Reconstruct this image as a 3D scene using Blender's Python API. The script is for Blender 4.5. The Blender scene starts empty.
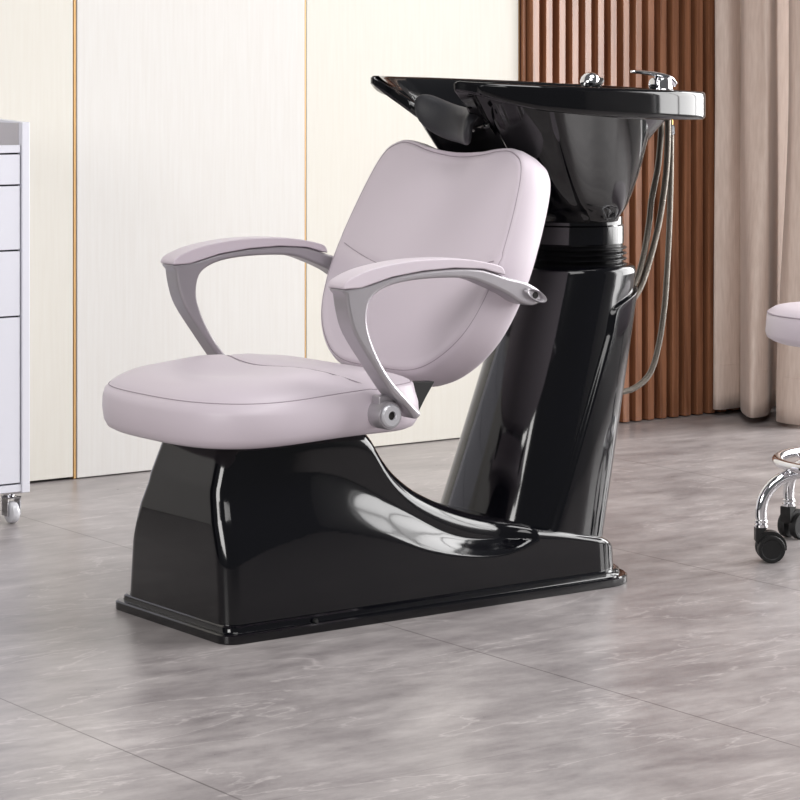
import bpy, bmesh, math, random
from mathutils import Vector, Matrix
random.seed(4)
sc = bpy.context.scene
COL = sc.collection
PI = math.pi

# ------------------------------------------------------------------ materials
def lin(c):
    return tuple(((v/255)/12.92 if v/255 <= .04045 else ((v/255+.055)/1.055)**2.4) for v in c) + (1,)

def mat(name, rgb, rough=.5, metal=0, coat=0, spec=.5, sheen=0, ior=1.5):
    m = bpy.data.materials.new(name); m.use_nodes = True
    b = m.node_tree.nodes['Principled BSDF']
    b.inputs['Base Color'].default_value = lin(rgb)
    b.inputs['Roughness'].default_value = rough
    b.inputs['Metallic'].default_value = metal
    b.inputs['Coat Weight'].default_value = coat
    b.inputs['Specular IOR Level'].default_value = spec
    b.inputs['Sheen Weight'].default_value = sheen
    b.inputs['IOR'].default_value = ior
    return m

def N(m, t, **kw):
    n = m.node_tree.nodes.new(t)
    for k, v in kw.items():
        if hasattr(n, k): setattr(n, k, v)
        else: n.inputs[k].default_value = v
    return n

def bump(m, scale, strength, dist=.001, stretch=(1, 1, 1), detail=3, ntype='ShaderNodeTexNoise'):
    L = m.node_tree.links
    tc = N(m, 'ShaderNodeTexCoord'); mp = N(m, 'ShaderNodeMapping'); mp.inputs['Scale'].default_value = stretch
    L.new(tc.outputs['Object'], mp.inputs['Vector'])
    no = N(m, ntype); no.inputs['Scale'].default_value = scale
    if ntype == 'ShaderNodeTexNoise': no.inputs['Detail'].default_value = detail
    L.new(mp.outputs[0], no.inputs['Vector'])
    bp = N(m, 'ShaderNodeBump'); bp.inputs['Strength'].default_value = strength; bp.inputs['Distance'].default_value = dist
    L.new(no.outputs[0], bp.inputs['Height'])
    L.new(bp.outputs[0], m.node_tree.nodes['Principled BSDF'].inputs['Normal'])
    return no, mp, bp

def mottle(m, a, b, scale, stretch=(1, 1, 1), detail=4, lo=.35, hi=.65):
    L = m.node_tree.links
    tc = N(m, 'ShaderNodeTexCoord'); mp = N(m, 'ShaderNodeMapping'); mp.inputs['Scale'].default_value = stretch
    L.new(tc.outputs['Object'], mp.inputs['Vector'])
    no = N(m, 'ShaderNodeTexNoise'); no.inputs['Scale'].default_value = scale; no.inputs['Detail'].default_value = detail
    L.new(mp.outputs[0], no.inputs['Vector'])
    r = N(m, 'ShaderNodeValToRGB'); r.color_ramp.elements[0].position = lo; r.color_ramp.elements[1].position = hi
    r.color_ramp.elements[0].color = lin(a); r.color_ramp.elements[1].color = lin(b)
    L.new(no.outputs['Fac'], r.inputs[0]); L.new(r.outputs[0], m.node_tree.nodes['Principled BSDF'].inputs['Base Color'])
    return r

M = {}
M['black'] = mat('gloss_black_plastic', (8, 8, 13), .10, spec=.45, coat=.2); bump(M['black'], 9, .08, .002, detail=1)
M['basin'] = mat('gloss_black_basin', (8, 8, 11), .07, spec=.5)
M['inside'] = mat('gloss_black_basin_inside', (10, 10, 14), .08, coat=.5)
M['rubber'] = mat('black_gel_pad', (38, 38, 42), .5); bump(M['rubber'], 60, .3, .001, (1, 6, 1))
M['bellows'] = mat('black_bellows', (14, 14, 16), .25)
M['blackmat'] = mat('matt_black', (14, 14, 15), .55)
M['leather'] = mat('lilac_leatherette', (207, 196, 205), .42, sheen=.1, spec=.45)
bump(M['leather'], 420, .12, .0006)
M['thread'] = mat('lilac_thread', (160, 148, 157), .7)
M['silver'] = mat('silver_paint', (172, 168, 173), .36, metal=.6, spec=.5); bump(M['silver'], 900, .08, .0003)
M['silverl'] = mat('silver_cap', (205, 205, 210), .3, metal=.6)
M['chrome'] = mat('chrome', (225, 225, 228), .06, metal=1)
M['brass'] = mat('brass', (190, 150, 80), .25, metal=1)
M['braid'] = mat('braided_hose', (118, 112, 104), .38, metal=.85); bump(M['braid'], 170, .9, .002, (1, 1, 3))
M['wheel'] = mat('clear_wheel', (205, 205, 210), .12, coat=.5)
M['cab'] = mat('white_cabinet_lacquer', (218, 218, 227), .35)
M['cabd'] = mat('cabinet_gap', (40, 40, 44), .7)
M['cabtray'] = mat('grey_tray_liner', (190, 186, 190), .6)
M['gold'] = mat('gold_trim', (205, 165, 110), .35, metal=.4)
M['dark'] = mat('dark_gap', (30, 27, 26), .8)
M['ceil'] = mat('ceiling_white', (235, 235, 235), .8)
M['panel'] = mat('cream_fabric_panel', (238, 234, 226), .75)
mottle(M['panel'], (210, 207, 203), (214, 212, 209), 3.0, (40, 1, 2), 5, .3, .7); 
bump(M['panel'], 60, .05, .0008, (8, 1, 1), 4)
M['panelw'] = mat('ivory_fabric_panel', (230, 227, 219), .75)
mottle(M['panelw'], (211, 207, 198), (214, 211, 203), 3.0, (40, 1, 2), 5, .3, .7)
M['wood'] = mat('walnut_slat', (140, 84, 58), .27, spec=.6)
mottle(M['wood'], (118, 75, 52), (158, 107, 77), 5, (14, 14, .7), 6, .3, .7)
M['woodback'] = mat('walnut_backing', (84, 48, 34), .6)
M['curtain'] = mat('linen_curtain', (200, 182, 170), .85, sheen=.2)
mottle(M['curtain'], (206, 187, 175), (220, 203, 192), 26, (5, 5, .6), 5, .3, .7)
no, mp, bp = bump(M['curtain'], 12, .25, .004, (1, 1, .5), 5)

# floor: grey marble vinyl tiles
def floor_mat():
    m = mat('grey_marble_tile', (165, 158, 160), .3)
    nt = m.node_tree; L = nt.links; b = nt.nodes['Principled BSDF']
    tc = N(m, 'ShaderNodeTexCoord')
    geo = tc.outputs['Object']
    mp = N(m, 'ShaderNodeMapping'); mp.inputs['Scale'].default_value = (1.0, 1.9, 1); L.new(geo, mp.inputs['Vector'])
    n1 = N(m, 'ShaderNodeTexNoise'); n1.inputs['Scale'].default_value = 2.2; n1.inputs['Detail'].default_value = 8
    n1.inputs['Roughness'].default_value = .62; n1.inputs['Distortion'].default_value = .6
    L.new(mp.outputs[0], n1.inputs['Vector'])
    r1 = N(m, 'ShaderNodeValToRGB'); e = r1.color_ramp.elements
    e[0].position = .34; e[0].color = lin((146, 140, 140)); e[1].position = .66; e[1].color = lin((178, 172, 171))
    L.new(n1.outputs['Fac'], r1.inputs[0])
    # fine patches
    mp3 = N(m, 'ShaderNodeMapping'); mp3.inputs['Scale'].default_value = (1, 2.3, 1); L.new(geo, mp3.inputs['Vector'])
    n3 = N(m, 'ShaderNodeTexNoise'); n3.inputs['Scale'].default_value = 8; n3.inputs['Detail'].default_value = 7; n3.inputs['Roughness'].default_value = .7
    L.new(mp3.outputs[0], n3.inputs['Vector'])
    r3 = N(m, 'ShaderNodeValToRGB'); e = r3.color_ramp.elements
    e[0].position = .3; e[0].color = lin((208, 206, 208)); e[1].position = .62; e[1].color = (1, 1, 1, 1)
    L.new(n3.outputs['Fac'], r3.inputs[0])
    mx = N(m, 'ShaderNodeMix', data_type='RGBA', blend_type='MULTIPLY'); mx.inputs[0].default_value = 1
    L.new(r1.outputs[0], mx.inputs[6]); L.new(r3.outputs[0], mx.inputs[7])
    # pale veins
    mp2 = N(m, 'ShaderNodeMapping'); mp2.inputs['Scale'].default_value = (.7, 2.6, 1); mp2.inputs['Rotation'].default_value = (0, 0, .25); L.new(geo, mp2.inputs['Vector'])
    n2 = N(m, 'ShaderNodeTexNoise'); n2.inputs['Scale'].default_value = 1.9; n2.inputs['Detail'].default_value = 6
    n2.inputs['Roughness'].default_value = .55; n2.inputs['Distortion'].default_value = .5
    L.new(mp2.outputs[0], n2.inputs['Vector'])
    r2 = N(m, 'ShaderNodeValToRGB'); cr = r2.color_ramp
    cr.elements[0].position = .492; cr.elements[0].color = (0, 0, 0, 1)
    cr.elements[1].position = .508; cr.elements[1].color = (0, 0, 0, 1)
    k = cr.elements.new(.5); k.color = (1, 1, 1, 1)
    L.new(n2.outputs['Fac'], r2.inputs[0])
    vm = N(m, 'ShaderNodeMath', operation='MULTIPLY'); L.new(r2.outputs[0], vm.inputs[0]); L.new(n3.outputs['Fac'], vm.inputs[1])
    vm2 = N(m, 'ShaderNodeMath', operation='MULTIPLY'); L.new(vm.outputs[0], vm2.inputs[0]); vm2.inputs[1].default_value = .8
    mx2 = N(m, 'ShaderNodeMix', data_type='RGBA'); L.new(vm2.outputs[0], mx2.inputs[0]); L.new(mx.outputs[2], mx2.inputs[6]); mx2.inputs[7].default_value = lin((205, 198, 197))
    # tile joints every 0.855 m
    sx = N(m, 'ShaderNodeSeparateXYZ'); L.new(geo, sx.inputs[0])
    def joint(sock, off, width):
        a = N(m, 'ShaderNodeMath', operation='SUBTRACT'); L.new(sock, a.inputs[0]); a.inputs[1].default_value = off
        d = N(m, 'ShaderNodeMath', operation='DIVIDE'); L.new(a.outputs[0], d.inputs[0]); d.inputs[1].default_value = .852
        f = N(m, 'ShaderNodeMath', operation='FRACT'); L.new(d.outputs[0], f.inputs[0])
        l = N(m, 'ShaderNodeMath', operation='LESS_THAN'); L.new(f.outputs[0], l.inputs[0]); l.inputs[1].default_value = width
        return l.outputs[0]
    jx = joint(sx.outputs[0], .330, .0042); jy = joint(sx.outputs[1], -.232, .0024)
    jym = N(m, 'ShaderNodeMath', operation='MULTIPLY'); L.new(jy, jym.inputs[0]); jym.inputs[1].default_value = .45
    mxj = N(m, 'ShaderNodeMath', operation='MAXIMUM'); L.new(jx, mxj.inputs[0]); L.new(jym.outputs[0], mxj.inputs[1])
    jf = N(m, 'ShaderNodeMath', operation='MULTIPLY'); L.new(mxj.outputs[0], jf.inputs[0]); jf.inputs[1].default_value = .62
    mx3 = N(m, 'ShaderNodeMix', data_type='RGBA'); L.new(jf.outputs[0], mx3.inputs[0]); L.new(mx2.outputs[2], mx3.inputs[6]); mx3.inputs[7].default_value = lin((70, 62, 62))
    L.new(mx3.outputs[2], b.inputs['Base Color'])
    rr = N(m, 'ShaderNodeMapRange'); rr.inputs[3].default_value = .22; rr.inputs[4].default_value = .4
    L.new(n3.outputs['Fac'], rr.inputs[0]); L.new(rr.outputs[0], b.inputs['Roughness'])
    bp = N(m, 'ShaderNodeBump'); bp.inputs['Strength'].default_value = .12; bp.inputs['Distance'].default_value = .002
    L.new(n3.outputs['Fac'], bp.inputs['Height']); L.new(bp.outputs[0], b.inputs['Normal'])
    return m
M['floor'] = floor_mat()

# ------------------------------------------------------------------ mesh helpers
class MB:
    def __init__(s): s.v = []; s.f = []
    def add(s, vs, fs):
        o = len(s.v); s.v += [tuple(v) for v in vs]; s.f += [tuple(i+o for i in f) for f in fs]
    def box(s, a, b, mtx=None):
        x0, y0, z0 = a; x1, y1, z1 = b
        vs = [Vector(p) for p in ((x0,y0,z0),(x1,y0,z0),(x1,y1,z0),(x0,y1,z0),(x0,y0,z1),(x1,y0,z1),(x1,y1,z1),(x0,y1,z1))]
        if mtx: vs = [mtx @ v for v in vs]
        s.add(vs, [(0,3,2,1),(4,5,6,7),(0,1,5,4),(1,2,6,5),(2,3,7,6),(3,0,4,7)])
    def rings(s, rings, cap0=True, cap1=True):
        n = len(rings[0]); vs = [p for r in rings for p in r]; fs = []
        for i in range(len(rings)-1):
            for j in range(n):
                k = (j+1) % n; fs.append((i*n+j, i*n+k, (i+1)*n+k, (i+1)*n+j))
        if cap0: fs.append(tuple(range(n-1, -1, -1)))
        if cap1: fs.append(tuple((len(rings)-1)*n+j for j in range(n)))
        s.add(vs, fs)
    def lathe(s, prof, c=(0,0,0), n=40, axis='z', cap=True):
        rs = []
        for r, h in prof:
            ring = []
            for j in range(n):
                a = 2*PI*j/n; p = (r*math.cos(a), r*math.sin(a), h)
                if axis == 'y': p = (p[0], p[2], p[1])
                if axis == 'x': p = (p[2], p[0], p[1])
                ring.append((p[0]+c[0], p[1]+c[1], p[2]+c[2]))
            rs.append(ring)
        s.rings(rs, cap, cap)
    def tube(s, path, r, n=14, cap=True):
        P = [Vector(p) for p in path]; rs = []
        up = Vector((0, 0, 1)); t0 = (P[1]-P[0]).normalized()
        if abs(t0.dot(up)) > .9: up = Vector((0, 1, 0))
        u = t0.cross(up).normalized()
        for i, p in enumerate(P):
            t = (P[min(i+1, len(P)-1)]-P[max(i-1, 0)]).normalized()
            u = (u - t*u.dot(t)).normalized(); w = t.cross(u)
            rr = r[i] if isinstance(r, (list, tuple)) else r
            rs.append([p + (u*math.cos(2*PI*j/n)+w*math.sin(2*PI*j/n))*rr for j in range(n)])
        s.rings(rs, cap, cap)

def build(name, mb, m, parent=None, smooth=True, bevel=0, seg=3, subsurf=0, angle=35, loc=None):
    me = bpy.data.meshes.new(name); me.from_pydata([tuple(v) for v in mb.v], [], mb.f)
    bm = bmesh.new(); bm.from_mesh(me)
    bmesh.ops.remove_doubles(bm, verts=bm.verts, dist=1e-6)
    bmesh.ops.recalc_face_normals(bm, faces=bm.faces)
    if loc:
        bmesh.ops.translate(bm, verts=bm.verts, vec=-Vector(loc))
    bm.to_mesh(me); bm.free()
    me.materials.append(m)
    o = bpy.data.objects.new(name, me); COL.objects.link(o)
    if loc: o.location = loc
    if parent: 
        o.parent = parent
        # every thing built in world coordinates: keep it there
        par = Vector((0, 0, 0)); q = parent
        while q: par += q.location; q = q.parent
        o.location = Vector(loc or (0, 0, 0)) - par
    if bevel:
        md = o.modifiers.new('bevel', 'BEVEL'); md.width = bevel; md.segments = seg; md.limit_method = 'ANGLE'; md.angle_limit = math.radians(40)
    if subsurf:
        md = o.modifiers.new('sub', 'SUBSURF'); md.levels = subsurf; md.render_levels = subsurf
    if smooth:
        for p in me.polygons: p.use_smooth = True
        bmn = bmesh.new(); bmn.from_mesh(me)
        ca = math.radians(angle)
        for e in bmn.edges:
            if len(e.link_faces) == 2 and e.calc_face_angle(0) > ca: e.smooth = False
        bmn.to_mesh(me); bmn.free()
    return o

def thing(name, label, cat, loc=(0, 0, 0), group=None):
    o = bpy.data.objects.new(name, None); COL.objects.link(o); o.location = loc; o.empty_display_size = .1
    o['label'] = label; o['category'] = cat
    if group: o['group'] = group
    return o

def crom(pts, n, closed=False):
    out = []; P = [tuple(p) for p in pts]; m = len(P); segs = m if closed else m-1
    for i in range(segs):
        g = lambda k: P[k % m] if closed else P[max(0, min(m-1, k))]
        a, b, c, d = g(i-1), g(i), g(i+1), g(i+2)
        for j in range(n):
            t = j/n
            out.append(tuple(.5*((2*b[k])+(-a[k]+c[k])*t+(2*a[k]-5*b[k]+4*c[k]-d[k])*t*t+(-a[k]+3*b[k]-3*c[k]+d[k])*t**3) for k in range(len(b))))
    if not closed: out.append(P[-1])
    return out

def pl(tab, x):
    if x <= tab[0][0]: return tab[0][1]
    for (a, va), (b, vb) in zip(tab, tab[1:]):
        if x <= b: return va+(vb-va)*(x-a)/(b-a)
    return tab[-1][1]
def sm(a, b, x):
    if b < a: return 1-sm(b, a, x)
    t = max(0, min(1, (x-a)/(b-a))); return t*t*(3-2*t)
def smtab(tab, k=10):
    c = crom(tab, k); return c

def struct(o): o['kind'] = 'structure'; return o

# ------------------------------------------------------------------ room
b = MB(); b.box((-6, -6, -.05), (6.2, 1.9, 0)); struct(build('floor', b, M['floor'], smooth=False))
b = MB(); b.box((-6, 1.66, 0), (6.2, 1.9, 3.2)); wall = struct(build('wall_back', b, M['dark'], smooth=False))
def wall_panel(x0, x1, z0, i, m='panel'):
    q = MB(); q.box((x0, 1.632, z0), (x1, 1.66, 3.2)); o = build('wall_panel', q, M[m], wall, smooth=False, bevel=.0015, seg=2)
    return o
wall_panel(-2.3, -1.42, .012, 0); wall_panel(-1.41, -.71, .012, 0)
wall_panel(-.70, .690, .007, 0, 'panelw')
wall_panel(.702, 1.397, .003, 0)
wall_panel(1.403, 2.132, .003, 0, 'panelw')
for i, (x, w, y) in enumerate([(.6935, .006, 1.634), (1.3985, .003, 1.634), (2.134, .003, 1.634)]):
    q = MB(); q.box((x, y, .002), (x+w, 1.66, 3.2)); struct(build('trim_%d' % (i+1), q, M['gold'], smooth=False))
q = MB(); q.box((4.35, -6, 0), (4.5, -3.7, 3.6)); q.box((4.35, 1.1, 0), (4.5, 1.66, 3.6)); q.box((4.35, -3.7, 3.5), (4.5, 1.1, 3.6)); q.box((4.35, -3.7, 0), (4.5, 1.1, .3))
struct(build('wall_right', q, M['ceil'], smooth=False))
q = MB()
for y in (-3.7, -2.13, -.56, 1.04): q.box((4.38, y, .3), (4.44, y+.06, 3.5))
q.box((4.38, -3.7, 2.3), (4.44, 1.1, 2.35))
struct(build('window_1', q, M['ceil'], smooth=False))

# slatted wall panel
sp = thing('slatted_wall_panel', 'walnut brown vertical slatted panel on the back wall between cream panels and curtain', 'wall panel', (2.5, 1.64, 0))
q = MB(); q.box((2.139, 1.63, 0), (3.6, 1.66, 3.2)); build('backing_board', q, M['woodback'], sp, smooth=False)
q = MB(); q.box((2.1395, 1.620, .003), (2.150, 1.63, 3.2))
for i in range(26):
    x = 2.157+i*.0485; q.box((x, 1.598, .003), (x+.0245, 1.63, 3.2))
build('slats', q, M['wood'], sp, smooth=False, bevel=.0015, seg=2)

# curtains
def curtain(bot, top, z0, z1, label, amp):
    t = thing('curtain', label, 'curtain', (bot[len(bot)//2][0], bot[len(bot)//2][1], 0), 'linen curtains')
    pb = crom(bot, 10); pt = crom(top, 10); rs = []; nz = 60
    mb = MB(); n = len(pb); vs = []; fs = []
    for k in range(nz+1):
        f = k/nz; z = z0+(z1-z0)*f; w = min(1, max(0, (z-.0)/1.0)); w = w*w*(3-2*w)
        for i in range(n):
            xx = pb[i][0]*(1-w)+pt[i][0]*w; yy = pb[i][1]*(1-w)+pt[i][1]*w
            vs.append((xx+amp*math.sin(z*5+i*.25)*.6, yy+amp*math.sin(z*3.3+i*.31+1), z))
    for k in range(nz):
        for i in range(n-1): fs.append((k*n+i, k*n+i+1, (k+1)*n+i+1, (k+1)*n+i))
    mb.add(vs, fs); o = build('cloth', mb, M['curtain'], t, angle=180)
    md = o.modifiers.new('thick', 'SOLIDIFY'); md.thickness = .003
    # hem stitch line
    hb = [(vs[3*n+i][0], vs[3*n+i][1]-.0025, vs[3*n+i][2]-.02) for i in range(n)]
    h = MB(); h.tube(hb, .0016, 6); build('hem_seam', h, M['curtain'], o)
Ab = [(2.854,1.590),(2.826,1.565),(2.85,1.545),(2.91,1.555),(2.935,1.56),(2.83,1.44),(2.786,1.36),(2.845,1.37),(2.912,1.42),(3.03,1.52),(3.115,1.56),(3.179,1.57)]
At = [(2.867,1.59),(2.836,1.565),(2.866,1.545),(2.926,1.555),(2.90,1.52),(2.857,1.46),(2.862,1.41),(2.87,1.38),(2.901,1.40),(3.038,1.52),(3.136,1.56),(3.2,1.57)]
Bb = [(3.09,1.5),(2.953,1.42),(2.848,1.32),(2.819,1.27),(2.825,1.23),(2.845,1.2),(2.88,1.21),(3.004,1.3),(2.972,1.22),(3.005,1.2),(3.137,1.3),(3.109,1.22),(3.193,1.24),(3.352,1.35)]
Bt = [(3.12,1.5),(2.999,1.42),(2.897,1.32),(2.862,1.27),(2.858,1.23),(2.865,1.2),(2.895,1.21),(3.02,1.3),(2.98,1.22),(3.014,1.2),(3.145,1.3),(3.109,1.22),(3.193,1.24),(3.352,1.35)]
curtain(Ab, At, .020, 3.1, 'beige linen curtain hanging directly beside the wooden slatted wall panel', .003)
curtain(Bb, Bt, .012, 3.1, 'beige linen curtain at the right edge, hanging behind the stool', .003)

# ------------------------------------------------------------------ shampoo chair
ch = thing('shampoo_chair', 'lilac salon wash chair with silver arms, glossy black base and black basin', 'salon chair', (.48, 0, 0))

# base body
ZT = smtab([(0,.255),(.045,.257),(.1,.273),(.2,.283),(.265,.272),(.32,.251),(.43,.193),(.53,.140),(.613,.119),(.70,.118),(.78,.13),(1.0,.14)])
ZB = smtab([(0,.135),(.022,.14),(.09,.163),(.165,.178),(.22,.187),(.283,.177),(.375,.152),(.467,.117),(.556,.097),(.63,.09),(.69,.097),(.75,.118),(.80,.135),(1.0,.15)])
TOP = smtab([(0,.372),(.15,.372),(.28,.372),(.33,.366),(.361,.347),(.387,.308),(.418,.270),(.461,.2345),(.506,.2085),(.555,.187),(.632,.160),(.72,.137),(.806,.117),(.90,.097),(.943,.089),(.968,.085)])
def wlow(z): return .190-.085*z
def wup(x, z):
    f = .137-.17*(z-.25); s = .150-.03*(z-.1)
    k = sm(.02, .22, x); return f*(1-k)+s*k
def side_w(x, z):
    zt = pl(ZT, x); zb = pl(ZB, x)
    if x > .80: return wlow(z)
    t = (z-zb)/max(.004, zt-zb); t = max(0, min(1, t))
    t = .75*t+.25*t*t*(3-2*t)
    k = 1-sm(.66, .80, x)
    return wlow(z)*(1-t*k)+wup(x, z)*t*k
def fz(z): return pl([(0,.004),(.15,.006),(.21,.008),(.27,.018),(.38,.055)], z)
XE = .968
def body():
    st = []
    for i in range(15): st.append(.034*(1-math.cos(PI/2*i/14)))
    k = .034
    while k < XE-.08-.004: k += .0085; st.append(k)
    x0 = XE-.08
    for i in range(15): st.append(x0+.08*math.sin(PI/2*i/14))
    NS, NA, NT = 56, 10, 8
    mb = MB(); secs = []
    for xs in st:
        r = .044; zt = pl(TOP, xs)
        if xs > .88: zt -= .012*sm(.90, XE, xs)
        sub = 0
        if xs < .034: sub = .034-math.sqrt(max(0, .034**2-(.034-xs)**2))
        if xs > x0: sub = .08-math.sqrt(max(0, .08**2-(xs-x0)**2))
        half = []
        r = r*(1-sm(.55, .85, xs))+.014*sm(.55, .85, xs)
        for q in range(NS+1):
            z = (zt-r)*q/NS; half.append((side_w(xs, z)-sub, z))
        w0 = side_w(xs, zt-r)-sub
        for q in range(1, NA+1):
            a = PI/2*q/NA; half.append((w0-r+r*math.cos(a), zt-r+r*math.sin(a)))
        wl = w0-r
        for q in range(1, NT+1):
            y = wl*(1-q/NT); half.append((y, zt+.006*(1-(y/wl)**2)*(1 if xs > .3 else 0)))
        sec = []
        sh = 1-sm(0, .25, xs)
        for (y, z) in half: sec.append((xs+fz(z)*sh, -y, z))
        for (y, z) in half[:-1][::-1]: sec.append((xs+fz(z)*sh, y, z))
        secs.append(sec)
    n = len(secs[0]); vs = [p for s in secs for p in s]; fs = []
    for i in range(len(secs)-1):
        for j in range(n-1): fs.append((i*n+j, i*n+j+1, (i+1)*n+j+1, (i+1)*n+j))
    for base in (0, (len(secs)-1)*n):
        for j in range(n//2): 
            a, b_, c, d = base+j, base+j+1, base+n-2-j, base+n-1-j
            fs.append((a, b_, c, d) if b_ != c else (a, b_, d))
    mb.add(vs, fs); return mb
base = build('base', body(), M['black'], ch, angle=50)
# plinth
def rrect(x0, x1, y0, y1, rf, rb, z, n=8):
    pts = []
    for cx, cy, r, a0 in ((x1-rb, y1-rb, rb, 0), (x0+rf, y1-rf, rf, 90), (x0+rf, y0+rf, rf, 180), (x1-rb, y0+rb, rb, 270)):
        for i in range(n+1):
            a = math.radians(a0+90*i/n); pts.append((cx+r*math.cos(a), cy+r*math.sin(a), z))
    return pts
mb = MB(); g = lambda d, z: rrect(-.012+d, .988-d, -.211+d, .215-d, .034-d*.5, .085-d*.5, z)
mb.rings([g(.001, 0), g(0, .002), g(0, .015), g(.003, .0175), g(.012, .018), g(.013, .0195), g(.014, .027), g(.018, .030), g(.03, .030)])
build('base_plinth', mb, M['black'], ch, angle=30)
mb = MB(); mb.lathe([(0.0001,-.004),(.004,-.004),(.005,0),(.005,.003)], (.186,-.205,.021), 14, 'y'); build('screw', mb, M['blackmat'], ch)

# column
def column():
    mb = MB(); rs = []; n = 480; H = n//2; je = int(H*.4)
    zs = [.055+.565*i/150 for i in range(151)]
    for i, z in enumerate(zs):
        t = (z-.1)/.52
        cx = .822+.154*t; rx = .146-.019*t; ry = .165-.039*t; p = 2.8-.6*t
        ta = max(0, min(1, (z-.07)/.43))
        e2 = math.radians(112-26*ta)-math.radians(58)*sm(.53, .600, z)**2.2
        fade = 1-sm(.582, .600, z)
        half = [e2*(1-(1-k/je)**1.6) for k in range(je)]+[e2+(PI-e2)*((k-je)/(H-je))**1.6 for k in range(je, H+1)]
        ring = []
        for a in half+[-q for q in half[-2:0:-1]]:
            c, s = math.cos(a), math.sin(a); k = (abs(c)**p+abs(s)**p)**(-1/p); aa = abs(a)
            # raised rear shell that ends in a rounded arch below the shoulder
            off = .009*(1-sm(e2-.09, e2+.01, aa))*fade
            ring.append((cx+(rx+off)*k*c, (ry+off)*k*s, z))
        rs.append(ring)
    last = rs[-1]
    for r0, z in ((.992,.6255),(.97,.631),(.94,.6335),(.88,.6345),(.6,.6350)):
        rs.append([(.976+(x-.976)*r0, y*r0, z) for x, y, _ in last])
    mb.rings(rs); return mb
col = build('column', column(), M['black'], ch, angle=40)
# bellows + collar
prof = []
zz = .632
for i in range(4):
    for k in range(8):
        a = 2*PI*k/8; prof.append((.104+.005*math.sin(a), zz+.0115*k/8))
    zz += .0115
mb = MB(); mb.lathe([(.06,.625),(.10,.632)]+prof+[(.10,.680),(.06,.680)], (.98,0,0), 64); build('bellows', mb, M['bellows'], ch, angle=60)
mb = MB(); mb.lathe([(.05,.675),(.101,.677),(.104,.680),(.104,.716),(.101,.719),(.101,.735),(.05,.735)], (.978,0,0), 64); build('collar', mb, M['black'], ch)

# basin: control rows (lip x,y,ztop,zbot ; body x,y at lip ; bottom x,y) for y>=0, mirrored
CT = [
 (.668,.000,.944,.916,  .690,.000, .845,.000),
 (.662,.045,.945,.917,  .690,.045, .848,.035),
 (.640,.085,.960,.932,  .680,.085, .856,.064),
 (.608,.112,.987,.962,  .660,.115, .866,.086),
 (.572,.127,1.010,.990, .636,.132, .874,.098),
 (.559,.140,1.019,1.000,.634,.150, .882,.106),
 (.576,.166,1.0185,.996,.650,.162, .890,.114),
 (.620,.205,1.017,.982, .680,.190, .900,.122),
 (.680,.228,1.0145,.969, .728,.215, .910,.126),
 (.715,.235,1.0135,.964, .752,.228, .917,.130),
 (.800,.246,1.011,.957, .830,.218, .937,.136),
 (.920,.250,1.007,.950, .920,.210, .960,.137),
 (1.030,.246,1.003,.945,1.000,.188, .985,.134),
 (1.115,.226,.999,.942, 1.060,.152, 1.010,.108),
 (1.175,.188,.997,.940, 1.100,.106, 1.034,.078),
 (1.226,.115,.995,.938, 1.122,.054, 1.046,.040),
 (1.240,.000,.994,.937, 1.130,.000, 1.050,.000)]
full = [tuple(r) for r in CT] + [tuple((-v if k in (1,5,7) else v) for k, v in enumerate(r)) for r in CT[-2:0:-1]]
RR = crom(full, 8, True)
def basin():
    mb = MB(); rs = []
    c = (.955, 0)
    # outside, bottom up
    for f, z in ((.3,.727),(.9,.727),(.975,.730),(1.0,.739)):
        rs.append([(c[0]+(r[6]-c[0])*f, r[7]*f, z) for r in RR])
    nb = 14
    for i in range(1, nb+1):
        t = i/nb; g = t**.66
        ring = []
        for r in RR:
            x = r[6]+(r[4]-r[6])*g; y = r[7]+(r[5]-r[7])*g; z = .739+(r[3]-.004-.739)*t
            ring.append((x, y, z))
        rs.append(ring)
    def inset(r, d):   # toward the inside of the lip outline
        return r
    n = len(RR)
    nor = []
    for i in range(n):
        a, b2 = RR[i-1], RR[(i+1) % n]; tx, ty = b2[0]-a[0], b2[1]-a[1]; l = math.hypot(tx, ty); nor.append((ty/l, -tx/l))
    cx0, cy0 = .9, 0
    # make normals point outward
    ssum = sum(nor[i][0]*(RR[i][0]-cx0)+nor[i][1]*(RR[i][1]-cy0) for i in range(n))
    if ssum < 0: nor = [(-a, -b3) for a, b3 in nor]
    def off(d, zf):
        return [(RR[i][0]-nor[i][0]*d, RR[i][1]-nor[i][1]*d, zf(RR[i])) for i in range(n)]
    rs.append(off(.006, lambda r: r[3]-.001))
    rs.append(off(.002, lambda r: r[3]+.001))
    rs.append(off(.0, lambda r: r[3]+.005))
    rs.append(off(-.0005, lambda r: r[3]*.8+r[2]*.2))
    rs.append(off(-.0005, lambda r: r[2]*.8+r[3]*.2))
    rs.append(off(.0, lambda r: r[2]-.005))
    rs.append(off(.003, lambda r: r[2]-.0012))
    rs.append(off(.007, lambda r: r[2]))
    rs.append(off(.016, lambda r: r[2]-.0005))
    rs.append(off(.021, lambda r: r[2]-.005))
    # rear deck is wide, so the inner wall is drawn toward the bowl centre
    for f, dz in ((.95,.012),(.88,.035),(.80,.065),(.68,.10),(.5,.14),(.3,.165),(.08,.175)):
        ring = []
        for i, r in enumerate(RR):
            x = r[0]-nor[i][0]*.022; y = r[1]-nor[i][1]*.022
            X = .93+(x-.93)*f; Yy = y*f
            if X > 1.09: X = 1.09+(X-1.09)*.35
            zt = min(r[2], 1.01)
            ring.append((X, Yy, max(.80, zt-dz) if f < .85 else zt-dz))
        rs.append(ring)
    mb.rings(rs); mb.v = [(x, y, z+(.034*y+.004)*sm(.8,.95,z)) for x, y, z in mb.v]; return mb
bas = build('basin', basin(), M['basin'], ch, angle=58)
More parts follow.
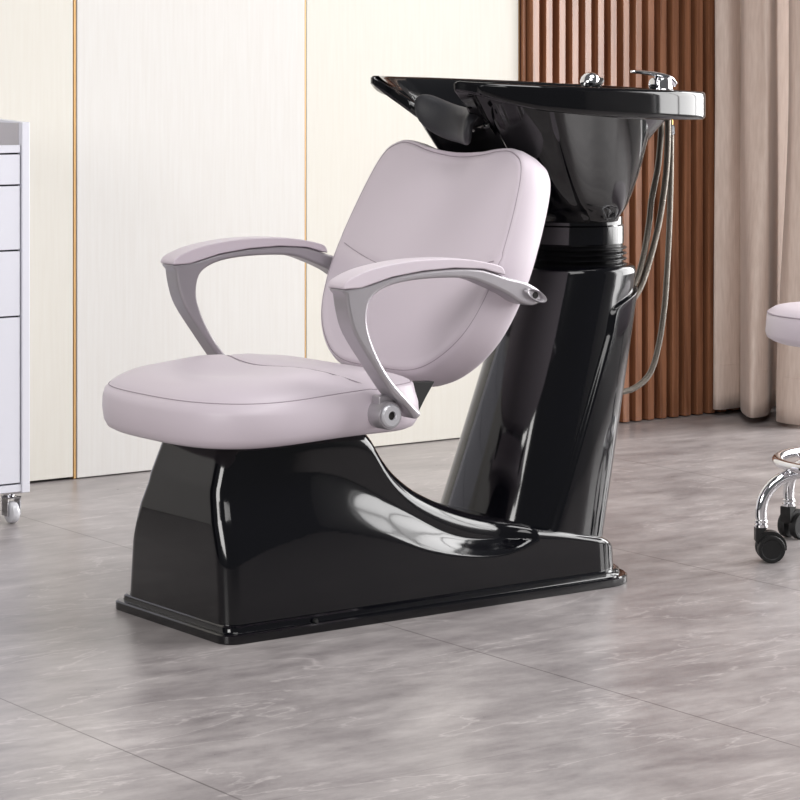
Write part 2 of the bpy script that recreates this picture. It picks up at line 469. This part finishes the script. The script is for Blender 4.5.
# neck rest pad saddled over the notch
mb = MB(); rs = []
for i in range(25):
    y = -.122+.212*i/24; u = abs(y+.016)/.106
    e = math.sqrt(max(0, 1-u**6))
    x, zt = .664-4.2*y*y, (.950+3.2*y*y if y > 0 else .950+.6*y*y)
    h = .062*e+.004
    ring = []
    for (dx, dz) in ((.030,.004),(.022,.011),(.004,.014),(-.010,.009),(-.017,-.004),(-.020,-.020),(-.019,-.036),(-.010,-.044),(.004,-.040),(.006,-.02),(.01,-.004)):
        ring.append((x+.004+dx*(.35+.65*e), y, zt-.004+.13*(y+.02)+(dz*1.3+.012)*(.3+.7*e)-.010))
    rs.append(ring)
mb.rings(rs); build('neck_rest', mb, M['rubber'], bas, subsurf=1, angle=180)
# bolt beside the neck rest
mb = MB(); mb.lathe([(.0001,-.004),(.004,-.004),(.0055,-.002),(.0055,.004)], (.640,-.138,.930), 16, 'y'); build('bolt', mb, M['bellows'], bas)

# spray head resting in the basin
mb = MB(); P0 = Vector((1.150,.150,1.010))
mb.lathe([(.0005,.024),(.008,.0232),(.015,.0195),(.0205,.012),(.0225,.002),(.021,-.008),(.016,-.020),(.012,-.05),(.010,-.09)], (0,0,0), 32)
rot = Matrix.Rotation(math.radians(-28), 4, 'Y')
mb.v = [tuple(P0+(rot @ Vector(v))) for v in mb.v]
build('spray_head', mb, M['chrome'], ch)
mb = MB(); mb.lathe([(.014,-.001),(.0165,.002),(.0165,.006),(.014,.009)], (0,0,0), 28)
rot2 = Matrix.Rotation(math.radians(62), 4, 'Y')
mb.v = [tuple(P0+Vector((.006,-.004,.0))+(rot @ Vector((v[0]*1.4, v[1]*1.4, v[2]-.004)))) for v in mb.v]
build('spray_ring', mb, M['blackmat'], bpy.data.objects['spray_head'])
# faucet
mb = MB(); mb.lathe([(.026,.990),(.026,.997),(.0235,.999),(.023,1.014),(.021,1.022),(.010,1.026),(.0005,1.0265)], (1.222,0,0), 32)
fau = build('faucet', mb, M['chrome'], ch)
mb = MB()
path = crom([(1.250,0,1.010),(1.240,0,1.021),(1.212,0,1.029),(1.170,0,1.034),(1.136,0,1.036)], 6)
n = len(path); rs = []
for i, p in enumerate(path):
    t = i/(n-1); w = .019*(1-t)+.0065*t; h = .008*(1-t)+.0035*t
    if i == n-1: w *= .7; h *= .7
    rs.append([(p[0], p[1]+w*math.cos(2*PI*k/12), p[2]+h*math.sin(2*PI*k/12)) for k in range(12)])
mb.rings(rs); build('lever', mb, M['chrome'], fau)
mb = MB(); mb.lathe([(.012,0),(.014,.002),(.014,.008),(.010,.010)], (0,0,0), 20); mb.v = [(1.205-v[2], v[0], 1.008+v[1]) for v in mb.v]
build('spout', mb, M['chrome'], fau)
# deck under the faucet
# hoses
def hose(name, pts, r, m=M['braid']):
    q = MB(); q.tube(crom(pts, 12), r, 12); return build(name, q, m, ch, angle=80)
hose('hose', [(1.229,.01,.955),(1.229,.01,.90),(1.220,.01,.83),(1.202,.01,.76),(1.193,.008,.71),(1.170,.0,.64),(1.142,-.005,.585),(1.095,-.01,.55),(1.05,-.01,.545)], .0068)
hose('hose', [(1.229,-.012,.955),(1.229,-.012,.90),(1.227,-.010,.83),(1.218,-.008,.76),(1.206,-.006,.70),(1.180,-.008,.63),(1.15,-.012,.575),(1.11,-.012,.54),(1.05,-.012,.53)], .0068)
hb = hose('hose', [(1.249,0,.905),(1.249,0,.87),(1.248,0,.80),(1.244,0,.70),(1.237,0,.60),(1.230,0,.53),(1.214,0,.45),(1.190,0,.392),(1.150,0,.364),(1.104,0,.356),(1.03,0,.356)], .0064)
mb = MB(); mb.lathe([(.0055,.900),(.0085,.900),(.0085,.918),(.006,.920),(.006,.922)], (1.249,0,0), 6); build('hose_nut', mb, M['chrome'], hb, smooth=False)
mb = MB(); mb.lathe([(.0045,.920),(.0045,.955)], (1.249,0,0), 14); build('brass_fitting', mb, M['brass'], hb)

# seat
def sup(a, p):
    c, s = math.cos(a), math.sin(a); k = (abs(c)**p+abs(s)**p)**(-1/p); return k*c, k*s
def seat_top(x, y):
    z = .437+.015*sm(.0, .40, x)
    u = (x-.174)/.238; v = y/.262
    pw = 3.1 if u < 0 else 6.5
    rho = (abs(u)**pw+abs(y/.260)**pw)**(1/pw)
    z += (.045-.028*sm(-.1, .7, u))*(1-min(1, rho)**5)
    xc = .185+.085*(abs(y)/.24)**2           # the cross seam
    z += .006*sm(xc-.004, xc+.06, x)*(1-min(1, rho)**6)
    z -= .022*math.exp(-((x-.10)/.09)**2-(y/.15)**2)
    z -= .0035*math.exp(-((x-xc)/.005)**2)
    return z
def seat():
    mb = MB(); rs = []; n = 128
    cx, hx, hy = .174, .238, .260
    def P(a, s=0, f=1):
        c, q = sup(a, 3.1 if math.cos(a) < 0 else 6.5); return cx+(hx+s)*c*f, (hy+s)*q*f
    # bottom to top
    for s, z in ((-.10,.354),(-.03,.354),(-.010,.3545),(.000,.360),(.006,.373),(.009,.396),(.008,.416),(.004,.432)):
        rs.append([(lambda q: (q[0], q[1], z+.010*sm(-.05, .28, q[0])*sm(.41, .36, z)))(P(2*PI*j/n, s)) for j in range(n)])
    for s, dz in ((.001,-.004),(-.0015,-.0005),(-.0035,-.0012),(-.006,.0006),(-.012,.0015)):
        rs.append([(lambda q: (q[0], q[1], seat_top(*q)+dz))(P(2*PI*j/n, s)) for j in range(n)])
    for k in range(1, 40):
        f = 1-k/40
        rs.append([(lambda q: (q[0], q[1], seat_top(*q)+.0015))(P(2*PI*j/n, -.012, f)) for j in range(n)])
    mb.rings(rs); return mb
st = build('seat', seat(), M['leather'], ch, angle=80)
mb = MB()
pts = []
for j in range(129):
    a = 2*PI*j/128; c, q = sup(a, 3.1 if math.cos(a) < 0 else 6.5); x, y = .174+.2355*c, .2575*q; pts.append((x, y, seat_top(x, y)-.0004))
mb.tube(pts, .0010, 6); build('seam', mb, M['thread'], st)
mb = MB(); pts = []
for i in range(41):
    y = -.238+.476*i/40; x = .185+.085*(abs(y)/.24)**2; pts.append((x, y, seat_top(x, y)+.0032))
mb.tube(pts, .0010, 6); build('seam', mb, M['thread'], st)

# backrest
TH = math.radians(25)
def bframe(u, v, w):   # w: distance behind the front face
    return (.445+v*math.sin(TH)+w*math.cos(TH), u, .42+v*math.cos(TH)-w*math.sin(TH))
HW = [(0,.030),(.10,.032),(.165,.050),(.220,.090),(.256,.140),(.275,.205),(.279,.28),(.273,.345),(.262,.41),(.248,.463),(.230,.495),(.205,.511),(.175,.519),(.135,.516),(.08,.506),(0,.501)]
bl = HW + [(-u, v) for u, v in HW[-2:0:-1]]
BR = crom(bl, 6, True)
bn = len(BR)
bnor = []
for i in range(bn):
    a, c = BR[i-1], BR[(i+1) % bn]; tx, ty = c[0]-a[0], c[1]-a[1]; l = math.hypot(tx, ty); bnor.append((ty/l, -tx/l))
if sum(bnor[i][0]*BR[i][0]+bnor[i][1]*(BR[i][1]-.27) for i in range(bn)) < 0: bnor = [(-a, -c) for a, c in bnor]
def bface(u, v):      # bulge of the padded front (negative = forward)
    d = -.010*math.exp(-((v-.20)/.12)**2-(u/.2)**2)
    d += .010*math.exp(-((v-.50)/.05)**2-(u/.09)**2)
    ve = .265-.25*(abs(u)/.28)**1.0*0 - .02
    seam = .235+.16*(abs(u)/.28)**1.6*0.35
    d += .003*math.exp(-((v-seam)/.005)**2)
    return d
def backrest():
    mb = MB(); rs = []
    def ring(off, w, f=1, face=False):
        out = []
        for i, (u, v) in enumerate(BR):
            uu = (u-bnor[i][0]*off)*f; vv = .27+((v-bnor[i][1]*off)-.27)*f
            ww = w+(bface(uu, vv) if face else 0)
            out.append(bframe(uu, vv, ww))
        return out
    for k in range(1, 34): rs.append(ring(.018, .004 - .004*(1-(k/33)**2), k/34, True))
    rs += [ring(.018,.003,1,True), ring(.012,.0035,1,True), ring(.009,.0065,1,True), ring(.0075,.0045,1,True), ring(.003,.007), ring(.0,.014), ring(-.003,.03), ring(-.003,.055), ring(.001,.074), ring(.009,.086), ring(.02,.092), ring(.06,.096,.9)]
    mb.rings(rs); return mb
def bframe(u, v, w, f0=bframe):
    x, y, z = f0(u, v, w); return x, y, z+.026*(u+.2)*v/.5
bk = build('backrest', backrest(), M['leather'], ch, angle=80)
mb = MB(); pts = [bframe(BR[i % bn][0]-bnor[i % bn][0]*.0093, BR[i % bn][1]-bnor[i % bn][1]*.0093, .0052+bface(*BR[i % bn])) for i in range(bn+1)]
mb.tube(pts, .0010, 6); build('seam', mb, M['thread'], bk)
mb = MB(); pts = []
for i in range(41):
    u = -.252+.504*i/40; s_ = .235+.16*(abs(u)/.28)**1.6*.35; pts.append(bframe(u, s_, .0005+bface(u, s_)+.002*(abs(u)/.26)**4))
mb.tube(pts, .0009, 6); build('seam', mb, M['thread'], bk)
# bracket joining seat and backrest
mb = MB(); bp_ = [(.36,.384),(.420,.384),(.440,.415),(.462,.445),(.40,.448)]
for ya, yb in ((-.205,-.185), (.185,.205)):
    mb = MB(); mb.rings([[(x, ya, z) for x, z in bp_], [(x, yb, z) for x, z in bp_]])
    build('backrest_bracket', mb, M['blackmat'], ch, smooth=False, bevel=.002)

# armrests
OUT = [(.1760,.6393),(.1830,.5986),(.1985,.5575),(.2408,.4981),(.2839,.4423),(.3113,.4207),(.334,.393)]
INN = [(.349,.403),(.2858,.4642),(.2509,.5126),(.2294,.5597),(.2249,.5947),(.2361,.6252),(.2722,.6436),(.3292,.6519),(.4009,.6531),(.4597,.6484),(.505,.6339),(.5507,.6145),(.5799,.5978),(.6117,.5903),(.6402,.5984)]
TOPP = [(.6462,.6041),(.6264,.6202),(.5957,.6359),(.5507,.6469),(.4906,.6648),(.4234,.6698),(.3499,.6676),(.279,.6598),(.2093,.6431)]
PADT = [(.1680,.6475),(.1800,.6600),(.2268,.6760),(.297,.6865),(.3683,.6895),(.4423,.6865),(.4950,.6785),(.5320,.6690),(.5410,.6590)]
def extr(poly, y0, y1):
    mb = MB(); mb.rings([[(x, y0, z) for x, z in poly], [(x, y1, z) for x, z in poly]]); return mb
outline = crom(OUT, 4) + crom(INN, 4) + crom(TOPP, 3)[:-1]
outline[0] = (.1665, .6425)
# lower edge of the pad = top edge of the metal
padlow = [(.170,.6432)]+[(x, z+.0012) for x, z in TOPP[::-1] if x < .53]
pad = crom(PADT, 4) + [(.5430,.6515)] + padlow[::-1]
for s in (-1, 1):
    y0, y1 = (.270, .318)
    fy, fz_ = (0, 0) if s < 0 else (.018, .007)
    a = MB(); a.rings([[(x, s*y0, z) for x, z in outline], [(x, s*y1, z) for x, z in outline]])
    arm = build('armrest', a, M['silver'], ch, bevel=.009, seg=4, angle=50)
    a = MB(); a.rings([[(x, s*.268, z) for x, z in pad], [(x, s*.3205, z) for x, z in pad]])
    build('arm_pad', a, M['leather'], arm, bevel=.010, seg=5, angle=50)
    # flared eye with bolt hole at the rear
    a = MB(); a.lathe([(.0001,0),(.012,0),(.012,.003),(.0165,.0055),(.0185,.003),(.019,-.004),(.0185,-.012)], (0,0,0), 28)
    a.v = [(.6157+v[0]*1.35-v[1]*.35, s*(.3195+v[2]), .6095+v[1]*.72-v[0]*.35) for v in a.v]
    eye = build('mounting_eye', a, M['silver'], arm, angle=60)
    a = MB(); a.lathe([(.0001,0),(.0062,0),(.0072,-.002)], (0,0,0), 20); a.v = [(.6157+v[0], s*(.3206+v[2]), .610+v[1]) for v in a.v]
    build('bolt_hole', a, M['dark'], arm)
    a = MB(); a.lathe([(.007,0),(.007,.08)], (0,0,0), 14); a.v = [(.61+v[0], s*(.235+v[2]), .607+v[1]) for v in a.v]
    build('mounting_bolt', a, M['blackmat'], arm)
    # pivot hub on the side of the seat
    a = MB(); a.lathe([(.012,.250),(.0255,.250),(.0265,.253),(.0265,.301),(.0245,.305),(.0235,.305)], (0,0,0), 40)
    a.v = [(.2850+v[0], s*v[2], .404+v[1]) for v in a.v]
    hub = build('pivot_hub', a, M['silver'], arm)
    a = MB(); a.lathe([(.0078,.300),(.0078,.3095),(.0088,.311),(.0185,.311),(.0215,.308),(.0215,.302)], (0,0,0), 40, cap=False)
    a.v = [(.2850+v[0], s*v[2], .404+v[1]) for v in a.v]
    build('hub_cap', a, M['silverl'], arm)
    a = MB(); a.lathe([(.0001,.3065),(.0082,.3065),(.0082,.304)], (0,0,0), 24); a.v = [(.2850+v[0], s*v[2], .404+v[1]) for v in a.v]
    build('hub_hole', a, M['dark'], arm)
    # clamp lug between hub and arm
    a = MB(); a.box((.268,s*.268,.420), (.300,s*.294,.440)); build('clamp_lug', a, M['silver'], arm, bevel=.003)
    if s > 0: arm.location += Vector((.006, fy-.002, fz_))

# ------------------------------------------------------------------ stool
SX, SY = 1.560, -.270
sl = thing('rolling_stool', 'round lilac padded stool with chrome legs and black casters at the right edge', 'stool', (SX, SY, 0))
mb = MB(); mb.lathe([(.12,.458),(.185,.457),(.196,.461),(.2075,.468),(.2105,.477),(.2075,.514),(.2035,.523),(.192,.530),(.165,.534),(.12,.539),(.06,.541),(.001,.5415)], (SX,SY,0), 72)
ss = build('seat', mb, M['leather'], sl, angle=80)
mb = MB(); mb.tube([(SX+.2055*math.cos(a*PI/36), SY+.2055*math.sin(a*PI/36), .5195) for a in range(73)], .0016, 6); build('seam', mb, M['thread'], ss)
mb = MB(); mb.lathe([(.14,.458),(.14,.450),(.06,.440),(.0001,.44)], (SX,SY,0), 48); build('seat_plate', mb, M['blackmat'], sl)
mb = MB(); mb.lathe([(.0001,.12),(.028,.12),(.028,.30),(.026,.302),(.014,.302),(.014,.45),(.0001,.45)], (SX,SY,0), 32); build('gas_column', mb, M['chrome'], sl, angle=40)
mb = MB(); R0, r0 = .185, .0115
rs = []
for i in range(72):
    a = 2*PI*i/72; rs.append([(SX+(R0+r0*math.cos(2*PI*k/14))*math.cos(a), SY+(R0+r0*math.cos(2*PI*k/14))*math.sin(a), .202+.9*r0*math.sin(2*PI*k/14)) for k in range(14)])
rs.append(rs[0]); mb.rings(rs, False, False); ringo = build('foot_ring', mb, M['chrome'], sl, angle=80)
mb = MB()
for i in range(5):
    a = 2*PI*i/5+.5; mb.tube([(SX+.02*math.cos(a), SY+.02*math.sin(a), .190), (SX+.186*math.cos(a), SY+.186*math.sin(a), .198)], .004, 8)
build('ring_spokes', mb, M['chrome'], ringo)
A0 = math.atan2(-.183-SY, 1.345-SX)+.03
for i in range(5):
    a = A0-2*PI*i/5; ca, sa = math.cos(a), math.sin(a)
    q = lambda r, z: (SX+r*ca, SY+r*sa, z)
    mb = MB(); mb.tube(crom([q(.02,.152), q(.08,.177), q(.13,.184), q(.172,.180), q(.207,.165), q(.230,.140), q(.239,.112), q(.239,.084)], 8), .0125, 16)
    lg = build('leg', mb, M['chrome'], sl)
    mb = MB(); mb.lathe([(.0105,.070),(.0145,.0735),(.0145,.078),(.0115,.080),(.0145,.083),(.0145,.088),(.012,.090)], (*q(.239,0)[:2],0), 20); build('stem_collar', mb, M['chrome'], lg)
    # caster: wheel trails sideways
    cx, cy, _ = q(.239, 0)
    yaw = (-.60, .15, -1.2, 2.0, 1.0)[i]
    dx, dy = math.cos(yaw), math.sin(yaw)
    T = Matrix(((dx, -dy, 0, cx), (dy, dx, 0, cy), (0, 0, 1, 0), (0, 0, 0, 1)))
    mb = MB()
    hood = []
    for k in range(17):
        th = math.radians(195-205*k/16); hood.append((.019+.0335*math.cos(th), .032+.0335*math.sin(th)))
    hood = [(-.013,.045),(-.013,.072),(-.004,.074),(.010,.072)]+[(x, z) for x, z in hood if x > .004 or z > .05]+[(.046,.024),(.019,.030),(-.006,.034)]
    mb.rings([[(x, -.0135, z) for x, z in hood], [(x, .0135, z) for x, z in hood]])
    mb.v = [tuple(T @ Vector(v)) for v in mb.v]
    ca_ = build('caster', mb, M['blackmat'], sl, bevel=.003, seg=2)
    for sgn in (-1, 1):
        mb = MB(); mb.lathe([(.004,.006*sgn),(.0275,.007*sgn),(.029,.010*sgn),(.029,.021*sgn),(.028,.0245*sgn),(.022,.0245*sgn),(.020,.0225*sgn),(.0001,.0225*sgn)], (.019,0,.0291), 36, 'y')
        mb.v = [tuple(T @ Vector(v)) for v in mb.v]
        build('wheel', mb, M['blackmat'], ca_)

# ------------------------------------------------------------------ trolley
tr = thing('drawer_trolley', 'white salon drawer trolley on casters at the left edge before the cream wall', 'trolley', (.08, 1.32, 0))
X0, X1, Y0, Y1 = -.17, .302, 1.13, 1.50
mb = MB(); mb.box((X0+.02, Y0+.02, .085), (X1-.02, Y1-.01, .855)); build('carcass', mb, M['cabd'], tr, smooth=False)
for x0, x1 in ((X0, X0+.021), (X1-.021, X1)):
    mb = MB(); pr_ = [(Y0,.072),(Y1,.072),(Y1,.935),(Y0,.919)]
    mb.rings([[(x0, y, z) for y, z in pr_], [(x1, y, z) for y, z in pr_]]); build('side_panel', mb, M['cab'], tr, smooth=False, bevel=.002)
mb = MB(); mb.box((X0+.02, Y1-.012, .075), (X1-.02, Y1, .93)); build('back_panel', mb, M['cab'], tr, smooth=False)
mb = MB(); mb.box((X0+.021, Y0+.003, .8495), (X1-.0235, Y0+.02, .867)); mb.box((X0+.021, Y0+.02, .850), (X1-.021, Y1-.012, .858)); build('top_tray', mb, M['cab'], tr, smooth=False, bevel=.001)
mb = MB(); mb.box((X1-.0225, Y0+.015, .858), (X1-.0205, Y1-.012, .917)); build('tray_liner', mb, M['cabtray'], tr, smooth=False)
mb = MB(); mb.box((X0+.021, Y0+.003, .075), (X1-.0215, Y1-.012, .0915)); build('bottom_panel', mb, M['cab'], tr, smooth=False, bevel=.001)
for z0, z1 in ((.0955,.4735),(.4775,.6245),(.6285,.7735),(.7775,.8455)):
    mb = MB(); mb.box((X0+.024, Y0+.003, z0), (X1-.0245, Y0+.02, z1)); build('drawer', mb, M['cab'], tr, smooth=False, bevel=.0012)
for (cx, cy) in ((X1-.032, Y0+.04), (X0+.04, Y0+.04), (X1-.035, Y1-.05), (X0+.04, Y1-.05)):
    mb = MB(); mb.box((cx-.024, cy-.024, .0685), (cx+.024, cy+.024, .0755)); mb.lathe([(.010,.060),(.013,.0625),(.010,.069)], (cx,cy,0), 18)
    mb.box((cx-.017, cy-.024, .018), (cx-.0145, cy+.006, .0615)); mb.box((cx+.0145, cy-.024, .018), (cx+.017, cy+.006, .0615)); mb.box((cx-.017, cy-.024, .0575), (cx+.017, cy+.006, .0615))
    c_ = build('caster', mb, M['chrome'], tr, smooth=False, bevel=.001)
    mb = MB(); mb.lathe([(.003,-.011),(.019,-.011),(.024,-.008),(.0255,-.003),(.0255,.003),(.024,.008),(.019,.011),(.003,.011)], (cx,cy-.012,.0257), 32, 'x'); build('wheel', mb, M['wheel'], c_)

# ------------------------------------------------------------------ light
def area(name, loc, target, sx, sy, power, color=(1, 1, 1)):
    d = bpy.data.lights.new(name, 'AREA'); d.shape = 'RECTANGLE'; d.size = sx; d.size_y = sy; d.energy = power; d.color = color
    o = bpy.data.objects.new(name, d); COL.objects.link(o); o.location = loc
    o.rotation_euler = (Vector(target)-Vector(loc)).to_track_quat('-Z', 'Y').to_euler(); return o
area('daylight_window', (4.7, -1.3, 1.95), (-1, -1.3, 1.95), 4.7, 3.1, 500, (1, .99, .985))
area('upper_fill', (-.6, -2.6, 3.1), (-.1, -.2, .0), 2.0, 1.6, 50, (1, .985, .97))  # added soft fill from above, takes over from the ambient light
area('basin_reflection_fill', (1.25, -.75, 3.15), (1.25, -.75, 0), 1.5, 1.1, 42, (1, .99, .985))  # added lamp, put overhead to reflect in the basin and lift the seat top
area('front_fill', (-3.9, -1.6, 1.9), (.6, -.2, .5), 1.6, 1.6, 100, (1, .98, .96))  # added fill, placed to brighten the chair front but not the wall
w = bpy.data.worlds.new('world'); sc.world = w; w.use_nodes = True
bg = w.node_tree.nodes['Background']; bg.inputs[0].default_value = (.95, .97, 1, 1); bg.inputs[1].default_value = .15

# ------------------------------------------------------------------ camera
cd = bpy.data.cameras.new('camera'); cam = bpy.data.objects.new('camera', cd); COL.objects.link(cam)
cd.sensor_width = 36; cd.lens = 36*2615/800; cd.shift_y = -335/800; cd.clip_end = 60
cam.location = (-2.5322, -4.2118, 1.05); cam.rotation_euler = (PI/2, 0, -math.radians(36)); sc.camera = cam
vs = sc.view_settings; vs.view_transform = 'Standard'; vs.look = 'None'; vs.gamma = 1; vs.exposure = -.14; vs.use_curve_mapping = False
